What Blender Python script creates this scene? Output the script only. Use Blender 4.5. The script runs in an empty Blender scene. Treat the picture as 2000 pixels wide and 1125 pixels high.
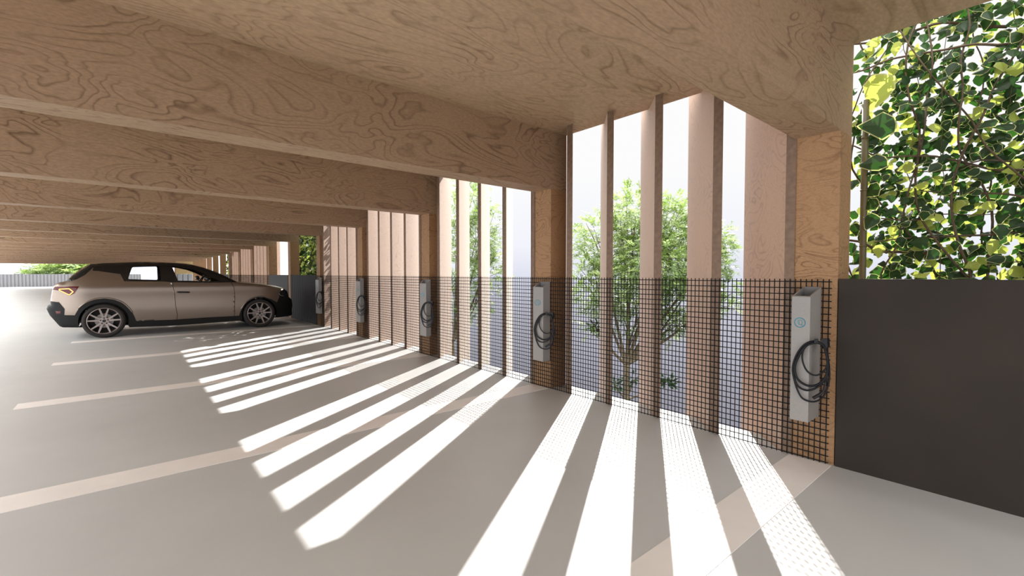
import bpy, bmesh, math, random
from mathutils import Vector, Matrix, geometry
import numpy as np

C = bpy.context.scene.collection
R = math.radians
# World axes: X points out through the facade, Y runs down the deck, Z is up.
# P(u, v, z): u = distance down the deck, v = distance out towards the facade.
def P(u, v, z): return (v, u, z)

# ------------------------------------------------------------------ materials
def new_mat(name):
    m = bpy.data.materials.new(name); m.use_nodes = True
    nt = m.node_tree
    return m, nt, nt.nodes['Principled BSDF']

def plain(name, col, rough=0.5, metal=0.0, spec=0.5, noise=0.0, nscale=8.0):
    m, nt, b = new_mat(name)
    b.inputs['Base Color'].default_value = (*col, 1)
    b.inputs['Roughness'].default_value = rough
    b.inputs['Metallic'].default_value = metal
    b.inputs['Specular IOR Level'].default_value = spec
    if noise:
        tc = nt.nodes.new('ShaderNodeTexCoord')
        n = nt.nodes.new('ShaderNodeTexNoise'); n.inputs['Scale'].default_value = nscale; n.inputs['Detail'].default_value = 5
        nt.links.new(tc.outputs['Object'], n.inputs['Vector'])
        r = nt.nodes.new('ShaderNodeValToRGB')
        r.color_ramp.elements[0].position = 0.3; r.color_ramp.elements[1].position = 0.7
        r.color_ramp.elements[0].color = (*[c*(1-noise) for c in col], 1)
        r.color_ramp.elements[1].color = (*[min(1, c*(1+noise)) for c in col], 1)
        nt.links.new(n.outputs['Fac'], r.inputs['Fac'])
        nt.links.new(r.outputs['Color'], b.inputs['Base Color'])
    return m

def wood(name, col, line, stretch, freq=11.0, line_mix=0.55, rough=0.6, bump=0.15):
    """rotary-cut plywood: wavy contour lines of a stretched noise field, fine fibres, soft tone drift"""
    m, nt, b = new_mat(name)
    N = nt.nodes.new; L = nt.links.new
    tc = N('ShaderNodeTexCoord'); oi = N('ShaderNodeObjectInfo')
    off = N('ShaderNodeVectorMath'); off.operation = 'SCALE'; off.inputs[0].default_value = (17.0, 31.0, 23.0)
    L(oi.outputs['Random'], off.inputs['Scale'])
    add = N('ShaderNodeVectorMath'); add.operation = 'ADD'
    L(tc.outputs['Object'], add.inputs[0]); L(off.outputs[0], add.inputs[1])
    mul = N('ShaderNodeVectorMath'); mul.operation = 'MULTIPLY'; mul.inputs[1].default_value = stretch
    L(add.outputs[0], mul.inputs[0])
    n1 = N('ShaderNodeTexNoise'); n1.inputs['Scale'].default_value = 1.0; n1.inputs['Detail'].default_value = 2.6
    n1.inputs['Roughness'].default_value = 0.48; n1.inputs['Distortion'].default_value = 0.7
    L(mul.outputs[0], n1.inputs['Vector'])
    f = N('ShaderNodeMath'); f.operation = 'MULTIPLY'; f.inputs[1].default_value = freq
    L(n1.outputs['Fac'], f.inputs[0])
    fr = N('ShaderNodeMath'); fr.operation = 'FRACT'; L(f.outputs[0], fr.inputs[0])
    ramp = N('ShaderNodeValToRGB'); e = ramp.color_ramp.elements
    e[0].position = 0.0; e[0].color = (1, 1, 1, 1)
    e[1].position = 0.22; e[1].color = (0.10, 0.10, 0.10, 1)
    x = e.new(0.84); x.color = (0.0, 0.0, 0.0, 1)
    x = e.new(0.97); x.color = (0.55, 0.55, 0.55, 1)
    x = e.new(1.0); x.color = (1, 1, 1, 1)
    L(fr.outputs[0], ramp.inputs['Fac'])
    # line strength varies over the sheet
    n2 = N('ShaderNodeTexNoise'); n2.inputs['Scale'].default_value = 1.7; n2.inputs['Detail'].default_value = 3
    L(add.outputs[0], n2.inputs['Vector'])
    mr = N('ShaderNodeMapRange'); mr.inputs[1].default_value = 0.35; mr.inputs[2].default_value = 0.68
    mr.inputs[3].default_value = 0.15; mr.inputs[4].default_value = 1.0
    L(n2.outputs['Fac'], mr.inputs[0])
    lm = N('ShaderNodeMath'); lm.operation = 'MULTIPLY'; L(ramp.outputs['Color'], lm.inputs[0]); L(mr.outputs[0], lm.inputs[1])
    ls = N('ShaderNodeMath'); ls.operation = 'MULTIPLY'; ls.inputs[1].default_value = line_mix; L(lm.outputs[0], ls.inputs[0])
    # fibres
    mul2 = N('ShaderNodeVectorMath'); mul2.operation = 'MULTIPLY'; mul2.inputs[1].default_value = tuple(s*34 for s in stretch)
    L(add.outputs[0], mul2.inputs[0])
    n3 = N('ShaderNodeTexNoise'); n3.inputs['Scale'].default_value = 1.0; n3.inputs['Detail'].default_value = 4
    L(mul2.outputs[0], n3.inputs['Vector'])
    fb = N('ShaderNodeMapRange'); fb.inputs[1].default_value = 0.3; fb.inputs[2].default_value = 0.7
    fb.inputs[3].default_value = 0.86; fb.inputs[4].default_value = 1.12
    L(n3.outputs['Fac'], fb.inputs[0])
    mix = N('ShaderNodeMix'); mix.data_type = 'RGBA'
    mix.inputs['A'].default_value = (*col, 1); mix.inputs['B'].default_value = (*line, 1)
    L(ls.outputs[0], mix.inputs['Factor'])
    m2 = N('ShaderNodeVectorMath'); m2.operation = 'SCALE'
    L(mix.outputs['Result'], m2.inputs[0]); L(fb.outputs[0], m2.inputs['Scale'])
    L(m2.outputs[0], b.inputs['Base Color'])
    b.inputs['Roughness'].default_value = rough
    b.inputs['Specular IOR Level'].default_value = 0.25
    if bump:
        bp = N('ShaderNodeBump'); bp.inputs['Strength'].default_value = bump; bp.inputs['Distance'].default_value = 0.004
        bp.invert = True
        L(lm.outputs[0], bp.inputs['Height']); L(bp.outputs['Normal'], b.inputs['Normal'])
    return m

def leafy(name, col, trans, rough=0.5, var=0.35):
    m, nt, b = new_mat(name)
    N = nt.nodes.new; L = nt.links.new
    geo = N('ShaderNodeNewGeometry')
    hsv = N('ShaderNodeHueSaturation'); hsv.inputs['Color'].default_value = (*col, 1)
    mr = N('ShaderNodeMapRange'); mr.inputs[3].default_value = 1 - var; mr.inputs[4].default_value = 1 + var
    L(geo.outputs['Random Per Island'], mr.inputs[0]); L(mr.outputs[0], hsv.inputs['Value'])
    L(hsv.outputs['Color'], b.inputs['Base Color'])
    b.inputs['Roughness'].default_value = rough
    t = N('ShaderNodeBsdfTranslucent')
    h2 = N('ShaderNodeHueSaturation'); h2.inputs['Color'].default_value = (*trans, 1); L(mr.outputs[0], h2.inputs['Value'])
    L(h2.outputs['Color'], t.inputs['Color'])
    mx = N('ShaderNodeMixShader'); mx.inputs[0].default_value = 0.5
    L(b.outputs[0], mx.inputs[1]); L(t.outputs[0], mx.inputs[2])
    L(mx.outputs[0], nt.nodes['Material Output'].inputs['Surface'])
    return m

def glassy(name, tint, gloss=0.06, col=(0.02, 0.02, 0.02)):
    m, nt, b = new_mat(name)
    N = nt.nodes.new; L = nt.links.new
    tr = N('ShaderNodeBsdfTransparent'); tr.inputs['Color'].default_value = (*tint, 1)
    gl = N('ShaderNodeBsdfGlossy'); gl.inputs['Roughness'].default_value = 0.03
    mx = N('ShaderNodeMixShader'); mx.inputs[0].default_value = gloss
    L(tr.outputs[0], mx.inputs[1]); L(gl.outputs[0], mx.inputs[2])
    L(mx.outputs[0], nt.nodes['Material Output'].inputs['Surface'])
    return m

def emit(name, col, s):
    m, nt, b = new_mat(name)
    b.inputs['Base Color'].default_value = (*col, 1)
    b.inputs['Emission Color'].default_value = (*col, 1); b.inputs['Emission Strength'].default_value = s
    return m

M = {}
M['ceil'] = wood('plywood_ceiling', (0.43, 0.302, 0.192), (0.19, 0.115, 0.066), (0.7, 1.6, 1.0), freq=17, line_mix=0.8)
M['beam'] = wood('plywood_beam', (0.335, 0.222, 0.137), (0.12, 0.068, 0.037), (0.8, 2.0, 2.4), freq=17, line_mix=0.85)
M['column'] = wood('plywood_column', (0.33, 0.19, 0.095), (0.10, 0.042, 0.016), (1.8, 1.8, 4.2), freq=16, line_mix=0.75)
M['fin'] = wood('plywood_fin', (0.40, 0.245, 0.155), (0.15, 0.073, 0.04), (2.4, 2.4, 2.2), freq=15, line_mix=0.65, rough=0.45)
fb_ = M['fin'].node_tree.nodes['Principled BSDF']; fb_.inputs['Sheen Weight'].default_value = 0.55; fb_.inputs['Sheen Roughness'].default_value = 0.5; fb_.inputs['Sheen Tint'].default_value = (1.0, 0.9, 0.82, 1)
M['fin_edge'] = plain('dark_ply_edge', (0.17, 0.105, 0.065), 0.6, noise=0.2, nscale=25)
M['wire'] = plain('black_wire', (0.012, 0.013, 0.014), 0.9, spec=0.08)
M['parapet'] = plain('dark_parapet', (0.030, 0.0235, 0.019), 0.7, spec=0.2, noise=0.12, nscale=1.5)
M['ribbed'] = plain('ribbed_charcoal', (0.030, 0.030, 0.032), 0.6, spec=0.25)
M['ribbed_light'] = plain('ribbed_grey', (0.17, 0.17, 0.18), 0.5)
M['charger'] = plain('charger_grey', (0.25, 0.236, 0.222), 0.45, noise=0.04, nscale=60)
M['charger_in'] = plain('charger_inside', (0.16, 0.16, 0.155), 0.7)
M['teal'] = plain('teal_print', (0.055, 0.25, 0.31), 0.5)
M['rubber'] = plain('black_rubber', (0.006, 0.0065, 0.009), 0.55, spec=0.25)
M['plug'] = plain('black_plastic', (0.010, 0.010, 0.012), 0.5, spec=0.3)
M['paintline'] = plain('line_paint', (0.84, 0.80, 0.77), 0.5, noise=0.05, nscale=3)
M['bark'] = plain('bark', (0.13, 0.10, 0.055), 0.9, noise=0.3, nscale=20)
M['vine'] = plain('vine_bark', (0.075, 0.05, 0.028), 0.9, noise=0.3, nscale=30)
M['bamboo'] = plain('bamboo', (0.075, 0.062, 0.018), 0.5, noise=0.3, nscale=6)
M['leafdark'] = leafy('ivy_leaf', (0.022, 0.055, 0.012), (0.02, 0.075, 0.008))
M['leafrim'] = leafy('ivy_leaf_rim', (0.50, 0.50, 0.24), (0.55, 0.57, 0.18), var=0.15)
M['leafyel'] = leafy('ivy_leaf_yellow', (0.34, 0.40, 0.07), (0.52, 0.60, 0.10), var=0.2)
M['treeleaf'] = leafy('tree_leaf', (0.15, 0.23, 0.065), (0.22, 0.32, 0.07))
M['treeleaf2'] = leafy('tree_leaf_pale', (0.28, 0.36, 0.17), (0.36, 0.45, 0.17))
M['soil'] = plain('soil', (0.10, 0.085, 0.06), 0.95, noise=0.4, nscale=3)
M['pale'] = plain('pale_render', (0.80, 0.74, 0.66), 0.8)
# floor: power-floated concrete
def floor_mat():
    m, nt, b = new_mat('concrete_floor')
    N = nt.nodes.new; L = nt.links.new
    tc = N('ShaderNodeTexCoord')
    n = N('ShaderNodeTexNoise'); n.inputs['Scale'].default_value = 0.6; n.inputs['Detail'].default_value = 7; n.inputs['Roughness'].default_value = 0.6
    L(tc.outputs['Object'], n.inputs['Vector'])
    r = N('ShaderNodeValToRGB'); e = r.color_ramp.elements
    e[0].position = 0.3; e[0].color = (0.50, 0.51, 0.505, 1); e[1].position = 0.72; e[1].color = (0.565, 0.575, 0.57, 1)
    L(n.outputs['Fac'], r.inputs['Fac']); L(r.outputs['Color'], b.inputs['Base Color'])
    n2 = N('ShaderNodeTexNoise'); n2.inputs['Scale'].default_value = 5; n2.inputs['Detail'].default_value = 6
    L(tc.outputs['Object'], n2.inputs['Vector'])
    mr = N('ShaderNodeMapRange'); mr.inputs[3].default_value = 0.36; mr.inputs[4].default_value = 0.52
    L(n2.outputs['Fac'], mr.inputs[0]); L(mr.outputs[0], b.inputs['Roughness'])
    b.inputs['Specular IOR Level'].default_value = 0.4
    return m
M['floor'] = floor_mat()
# car
M['paint'] = plain('champagne_paint', (0.29, 0.24, 0.20), 0.33, metal=0.85)
M['gloss_black'] = plain('gloss_black', (0.012, 0.011, 0.011), 0.12)
M['clad'] = plain('black_cladding', (0.008, 0.008, 0.008), 0.6, spec=0.3)
M['tyre'] = plain('tyre', (0.018, 0.015, 0.014), 0.75)
M['rim'] = plain('alloy', (0.36, 0.31, 0.29), 0.35, metal=0.7)
M['disc'] = plain('brake_disc', (0.22, 0.21, 0.20), 0.4, metal=0.8)
M['glass'] = glassy('car_glass', (0.975, 0.98, 0.98), 0.04)
M['glass_dark'] = plain('dark_glass', (0.012, 0.014, 0.015), 0.06)
M['redlens'] = plain('red_lens', (0.10, 0.004, 0.006), 0.15)
M['glow'] = emit('tail_glow', (1.0, 0.42, 0.10), 3.0)
M['interior'] = plain('car_interior', (0.012, 0.011, 0.010), 0.8)
M['lamp'] = plain('headlamp', (0.02, 0.02, 0.02), 0.08)
M['chrome'] = plain('bright_trim', (0.6, 0.58, 0.55), 0.2, metal=0.8)
M['cabinet'] = plain('cabinet_grey', (0.34, 0.36, 0.40), 0.5)
M['panel_wood'] = wood('pale_wood_panel', (0.55, 0.43, 0.22), (0.3, 0.2, 0.1), (1, 1, 1))

# ------------------------------------------------------------------ helpers
def link(o, parent=None):
    C.objects.link(o)
    if parent is not None: o.parent = parent
    return o

def tag(o, label=None, cat=None, group=None, kind=None):
    if label: o['label'] = label
    if cat: o['category'] = cat
    if group: o['group'] = group
    if kind: o['kind'] = kind
    return o

def mesh(name, verts, faces, mats, parent=None, loc=(0, 0, 0), smooth=False, mi=None, fix=True, edges=()):
    me = bpy.data.meshes.new(name)
    me.from_pydata([tuple(v) for v in verts], list(edges), [tuple(f) for f in faces])
    if not isinstance(mats, (list, tuple)): mats = [mats]
    for m in mats: me.materials.append(m)
    if mi is not None: me.polygons.foreach_set('material_index', list(mi))
    if smooth: me.polygons.foreach_set('use_smooth', [True]*len(me.polygons))
    if fix:
        bm = bmesh.new(); bm.from_mesh(me); bmesh.ops.recalc_face_normals(bm, faces=bm.faces); bm.to_mesh(me); bm.free()
    me.update()
    o = bpy.data.objects.new(name, me); o.location = loc
    return link(o, parent)

class MB:
    """collects shapes into one mesh"""
    def __init__(s): s.v = []; s.f = []; s.m = []
    def add(s, verts, faces, mi=0):
        n = len(s.v); s.v += [tuple(v) for v in verts]
        for f in faces: s.f.append(tuple(i+n for i in f)); s.m.append(mi)
    def box(s, u0, u1, v0, v1, z0, z1, mi=0):
        vs = [P(u, v, z) for u in (u0, u1) for v in (v0, v1) for z in (z0, z1)]
        s.add(vs, [(0,1,3,2), (4,6,7,5), (0,4,5,1), (2,3,7,6), (0,2,6,4), (1,5,7,3)], mi)
    def tube(s, pts, r, n=8, mi=0, caps=True):
        pts = [Vector(p) for p in pts]
        rs = r if isinstance(r, (list, tuple)) else [r]*len(pts)
        vs = []; up = None
        for i, p in enumerate(pts):
            d = (pts[min(i+1, len(pts)-1)] - pts[max(i-1, 0)])
            if d.length < 1e-9: d = Vector((0, 0, 1))
            d.normalize()
            if up is None:
                up = Vector((0, 0, 1)) if abs(d.z) < 0.9 else Vector((1, 0, 0))
            a = d.cross(up)
            if a.length < 1e-6: a = d.orthogonal()
            a.normalize(); b = a.cross(d).normalized(); up = b
            for k in range(n):
                t = 2*math.pi*k/n
                vs.append(p + (a*math.cos(t) + b*math.sin(t))*rs[i])
        fs = []
        for i in range(len(pts)-1):
            for k in range(n):
                fs.append((i*n+k, i*n+(k+1) % n, (i+1)*n+(k+1) % n, (i+1)*n+k))
        if caps:
            fs.append(tuple(range(n))); fs.append(tuple((len(pts)-1)*n+k for k in range(n)))
        s.add(vs, fs, mi)
    def prism(s, poly, fn0, fn1, mi=0):
        n = len(poly)
        vs = [fn0(*p) for p in poly] + [fn1(*p) for p in poly]
        fs = [tuple(range(n)), tuple(range(2*n-1, n-1, -1))]
        fs += [(i, (i+1) % n, n+(i+1) % n, n+i) for i in range(n)]
        s.add(vs, fs, mi)
    def lathe(s, prof, c, axis, n=40, mi=0, closed=False):
        """prof: (radius, offset along axis); axis is a unit vector"""
        ax = Vector(axis); a = ax.orthogonal().normalized(); b = ax.cross(a)
        vs = []
        for k in range(n):
            t = 2*math.pi*k/n; d = a*math.cos(t)+b*math.sin(t)
            for r, h in prof: vs.append(Vector(c)+d*r+ax*h)
        m = len(prof); fs = []
        for k in range(n):
            k2 = (k+1) % n
            for i in range(m if closed else m-1):
                j = (i+1) % m
                fs.append((k*m+i, k*m+j, k2*m+j, k2*m+i))
        s.add(vs, fs, mi)
    def build(s, name, mats, parent=None, loc=(0, 0, 0), smooth=False, fix=True):
        vs = [(v[0]-loc[0], v[1]-loc[1], v[2]-loc[2]) for v in s.v]
        return mesh(name, vs, s.f, mats, parent, loc, smooth, s.m, fix)

def bevel(o, w=0.004, seg=2):
    b = o.modifiers.new('bevel', 'BEVEL'); b.width = w; b.segments = seg; b.limit_method = 'ANGLE'; b.angle_limit = R(40)
    return o

def empty(name, loc, rz=0.0):
    o = bpy.data.objects.new(name, None); o.location = loc; o.rotation_euler = (0, 0, rz); o.empty_display_size = 0.2
    return link(o)

def copy_tree(o, parent=None, rel=None):
    c = o.copy(); C.objects.link(c)
    if parent is not None: c.parent = parent
    for ch in list(o.children): copy_tree(ch, c)
    return c

def wbox(name, mat, u0, u1, v0, v1, z0, z1, bev=0.0):
    b = MB(); b.box(u0, u1, v0, v1, z0, z1)
    o = b.build(name, mat, None, P((u0+u1)/2, (v0+v1)/2, z0))
    if bev: bevel(o, bev)
    return o

def spline(pts, n=8, closed=False):
    """Catmull-Rom through the points"""
    pts = [Vector(p) for p in pts]; out = []; k = len(pts)
    rng = range(k) if closed else range(k-1)
    for i in rng:
        p0 = pts[(i-1) % k] if (closed or i > 0) else pts[i]
        p1 = pts[i]; p2 = pts[(i+1) % k]
        p3 = pts[(i+2) % k] if (closed or i+2 < k) else p2
        for j in range(n):
            t = j/n
            out.append(0.5*((2*p1)+(p2-p0)*t+(2*p0-5*p1+4*p2-p3)*t*t+(3*p1-p0-3*p2+p3)*t**3))
    if not closed: out.append(pts[-1])
    return out

# ------------------------------------------------------------------ layout
U0, S = 0.985, 2.925          # first column, column spacing
CW = 0.29                     # column and beam width
VF = 3.91                     # inner face of columns
VE = 4.18                     # edge of the decks
ZB, ZC = 2.43, 3.12           # beam underside, ceiling
VL = -13.0                    # far side of the deck
UEND = 65.7                   # far end of the roof
NB = 23
VR, VR2 = -3.6, -10.8         # unseen roof edge, cut back and splayed to let daylight in
UW = 19.4
ORD = ['nearest', 'second', 'third', 'fourth', 'fifth', 'sixth', 'seventh', 'eighth', 'ninth', 'tenth', 'eleventh', 'twelfth',
       'thirteenth', 'fourteenth', 'fifteenth', 'sixteenth', 'seventeenth', 'eighteenth', 'nineteenth', 'twentieth',
       'twenty-first', 'twenty-second', 'twenty-third', 'twenty-fourth']

# ---- deck and ceiling
fl = wbox('floor', M['floor'], -9.0, 71.5, VL, VE, -0.30, 0.0); tag(fl, kind='structure', label='smooth pale grey concrete parking deck', cat='floor')
cm = MB()
cm.prism([(-3.0, VE), (UEND, VE), (UEND, VR2), (UW, VR), (-3.0, VR)], lambda u, v: P(u, v, ZC), lambda u, v: P(u, v, ZC+0.3))  # roof also stops short behind the viewer so daylight reaches the deck
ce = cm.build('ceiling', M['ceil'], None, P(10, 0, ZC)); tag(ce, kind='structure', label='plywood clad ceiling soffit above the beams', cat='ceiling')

# ---- beams and columns
col_note = {0: 'holding the nearest wall charger, beside the dark blank parapet', 1: 'holding the second wall charger', 2: 'holding the third wall charger',
            3: 'holding the fourth wall charger', 4: 'holding the farthest wall charger, beside the ivy'}
for k in range(NB):
    u = U0 + S*k
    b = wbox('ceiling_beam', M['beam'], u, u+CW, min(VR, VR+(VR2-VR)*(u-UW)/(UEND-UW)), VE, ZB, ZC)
    if k < 5: lab = 'deep plywood ceiling beam resting on the column with the %s wall charger' % ['nearest', 'second', 'third', 'fourth', 'fifth'][k]
    else: lab = 'deep plywood ceiling beam, %s from the front of the row' % ORD[k]
    tag(b, lab, 'beam', 'plywood ceiling beams', 'thing')
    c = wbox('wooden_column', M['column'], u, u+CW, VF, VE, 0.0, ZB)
    if k in col_note: lab = 'plywood column %s' % col_note[k]
    elif k == 5: lab = 'plywood column between the two dark parapets in front of the car'
    else: lab = 'plywood column of the facade, %s from the front of the row' % ORD[k]
    tag(c, lab, 'column', 'plywood facade columns', 'thing')

# ---- slanted facade fins
A = R(46.4); FL = 0.80
def fin_mesh(wd=0.085):
    Ls = (VE + 0.006 - 3.90)/math.sin(A)
    prof = [(0, 0), (Ls, 0), (Ls, -0.62), (FL, -0.62), (FL, 3.78), (Ls, 3.78), (Ls, ZC), (0, ZC)]
    f0 = lambda l, z: P(l*math.cos(A), l*math.sin(A), z)
    f1 = lambda l, z: P(l*math.cos(A)+wd, l*math.sin(A), z)
    m = MB(); m.prism(prof, f0, f1)
    return m
def edged(o):
    for i in (5, 9): o.data.polygons[i].material_index = 1     # the cut edges of the board
    return o
fin0 = fin1 = None
FIN_BAYS = [0, 1, 2, 3, 6, 7, 8]
bayname = {0: 'between the nearest and second wall chargers', 1: 'between the second and third wall chargers',
           2: 'between the third and fourth wall chargers', 3: 'between the fourth and fifth wall chargers',
           6: 'in the first finned bay beyond the parked car', 7: 'in the second finned bay beyond the parked car',
           8: 'in the third finned bay beyond the parked car'}
pos = ['first', 'second', 'third', 'fourth', 'fifth']
for bay in FIN_BAYS:
    for j in range(5):
        u = 1.25 + 0.575*j + S*bay
        if j == 0:                                   # the first fin is narrower, tight against the column
            u = 1.2652 + S*bay
            if fin1 is None:
                o = fin1 = edged(fin_mesh(0.069).build('facade_fin', [M['fin'], M['fin_edge']]))
            else:
                o = fin1.copy(); C.objects.link(o)
        elif fin0 is None:
            o = fin0 = edged(fin_mesh().build('facade_fin', [M['fin'], M['fin_edge']]))
            bevel(o, 0.003, 1)
        else:
            o = fin0.copy(); C.objects.link(o)
        o.location = P(u, 3.90, 0)
        tag(o, 'slanted plywood fin, %s from the right %s' % (pos[j], bayname[bay]), 'fin', 'slanted plywood facade fins')

# ---- wire mesh guard panels
def wire_panel(u0, u1, label):
    m = MB(); w = 0.0036; v = 3.893
    z = 0.012
    while z < 1.365:
        m.box(u0, u1, v-0.004, v-0.0015, z-0.0036, z+0.0036); z += 0.0475
    n = max(2, round((u1-u0)/0.0366)); du = (u1-u0)/n
    for i in range(n):
        u = u0 + du*(i+0.5)
        m.box(u-0.0034, u+0.0034, v-0.0014, v+0.001, 0.0, 1.362)
    o = m.build('mesh_guard_panel', M['wire'], None, P(u0, v, 0), fix=False)
    return tag(o, label, 'mesh panel', 'black wire mesh guards')
for k in range(4):
    wire_panel(U0+0.03+S*k, U0+0.03+S*(k+1), 'black wire mesh guard in front of the fins %s' % bayname[k])
wire_panel(U0+0.03+S*4, U0+CW+S*4, 'narrow black wire mesh strip behind the farthest wall charger')
for k in (6, 7, 8):
    wire_panel(U0+S*k, U0+S*(k+1), 'black wire mesh guard %s' % bayname[k])

# ---- solid parapets
p = wbox('parapet_panel', M['parapet'], -5.0, U0-0.008, 3.895, 3.985, 0.0, 1.365, 0.003)
tag(p, 'smooth dark brown-grey parapet panel right of the nearest charger, below ivy', 'parapet', 'dark parapets')
def ribbed(u0, u1, v, z0, z1, pitch, depth, mat, along='u', back=0.05):
    m = MB(); n = max(2, int((u1-u0)/pitch)); pts = []
    d = (u1-u0)/n
    for i in range(n):
        a = u0+i*d
        pts += [(a, v), (a+d*0.55, v), (a+d*0.6, v+depth), (a+d*0.95, v+depth)]
    pts += [(u1, v), (u1, v+depth+back), (u0, v+depth+back)]
    if along == 'u': m.prism(pts, lambda a, b: P(a, b, z0), lambda a, b: P(a, b, z1))
    else: m.prism(pts, lambda a, b: P(b, a, z0), lambda a, b: P(b, a, z1))
    return m
o = ribbed(U0+S*4+CW+0.005, U0+S*5-0.005, 3.90, 0, 1.365, 0.075, 0.03, None).build('parapet_panel', M['ribbed'], None, P(14.2, 3.9, 0))
tag(o, 'ribbed charcoal parapet panel in front of the car nose, beside the farthest charger', 'parapet', 'dark parapets')
o = wbox('parapet_panel', M['ribbed'], U0+S*5+CW+0.005, U0+S*6-0.005, 3.90, 3.98, 0, 1.365)
tag(o, 'smooth charcoal parapet panel behind the front end of the car', 'parapet', 'dark parapets')
for k, t in ((9, 'first'), (10, 'second')):
    o = wbox('parapet_panel', M['ribbed'], U0+S*k+CW+0.005, U0+S*(k+1)-0.005, 3.90, 3.98, 0, 1.365)
    tag(o, 'small distant charcoal parapet seen over the windshield, %s beyond the far fins' % t, 'parapet', 'dark parapets')
o = ribbed(-12.9, 0.95, 71.0, 0.0, 1.38, 0.27, 0.06, None, along='v').build('wall_far', M['ribbed_light'], None, P(71.0, -5, 0))
tag(o, 'low ribbed grey wall closing the far end of the deck', 'wall', kind='structure')

# ---- painted bay lines
for k in range(0, 9):
    u = U0 + S*k
    o = wbox('parking_line', M['paintline'], u+0.008, u+0.285, -0.955 if k else -0.955, VF-0.03, 0.0, 0.003)
    nm = ['nearest wall charger', 'second wall charger', 'third wall charger', 'fourth wall charger', 'farthest wall charger']
    if k < 5: lab = 'broad white painted bay line running from the column with the %s' % nm[k]
    else: lab = 'broad white painted bay line behind the car, %s from the front' % ORD[k]
    tag(o, lab, 'floor marking', 'white parking bay lines', 'thing')

# ------------------------------------------------------------------ wall chargers
def px_ray(x, y):
    """direction of a pixel of the photograph as used for measuring (u, v, z)"""
    f, cx, cy = 884.0, 1000.0, 562.5
    pt = R(1.7818); a = R(-40.1092)
    d = (x-cx, f, cy-y)
    l = (d[0], math.cos(pt)*d[1]+math.sin(pt)*d[2], -math.sin(pt)*d[1]+math.cos(pt)*d[2])
    return (l[0]*math.sin(a)+l[1]*math.cos(a), l[0]*math.cos(a)-l[1]*math.sin(a), l[2])
def on_v(x, y, v):
    r = px_ray(x, y); t = v/r[1]
    return (r[0]*t, v, 1.4+r[2]*t)

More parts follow.
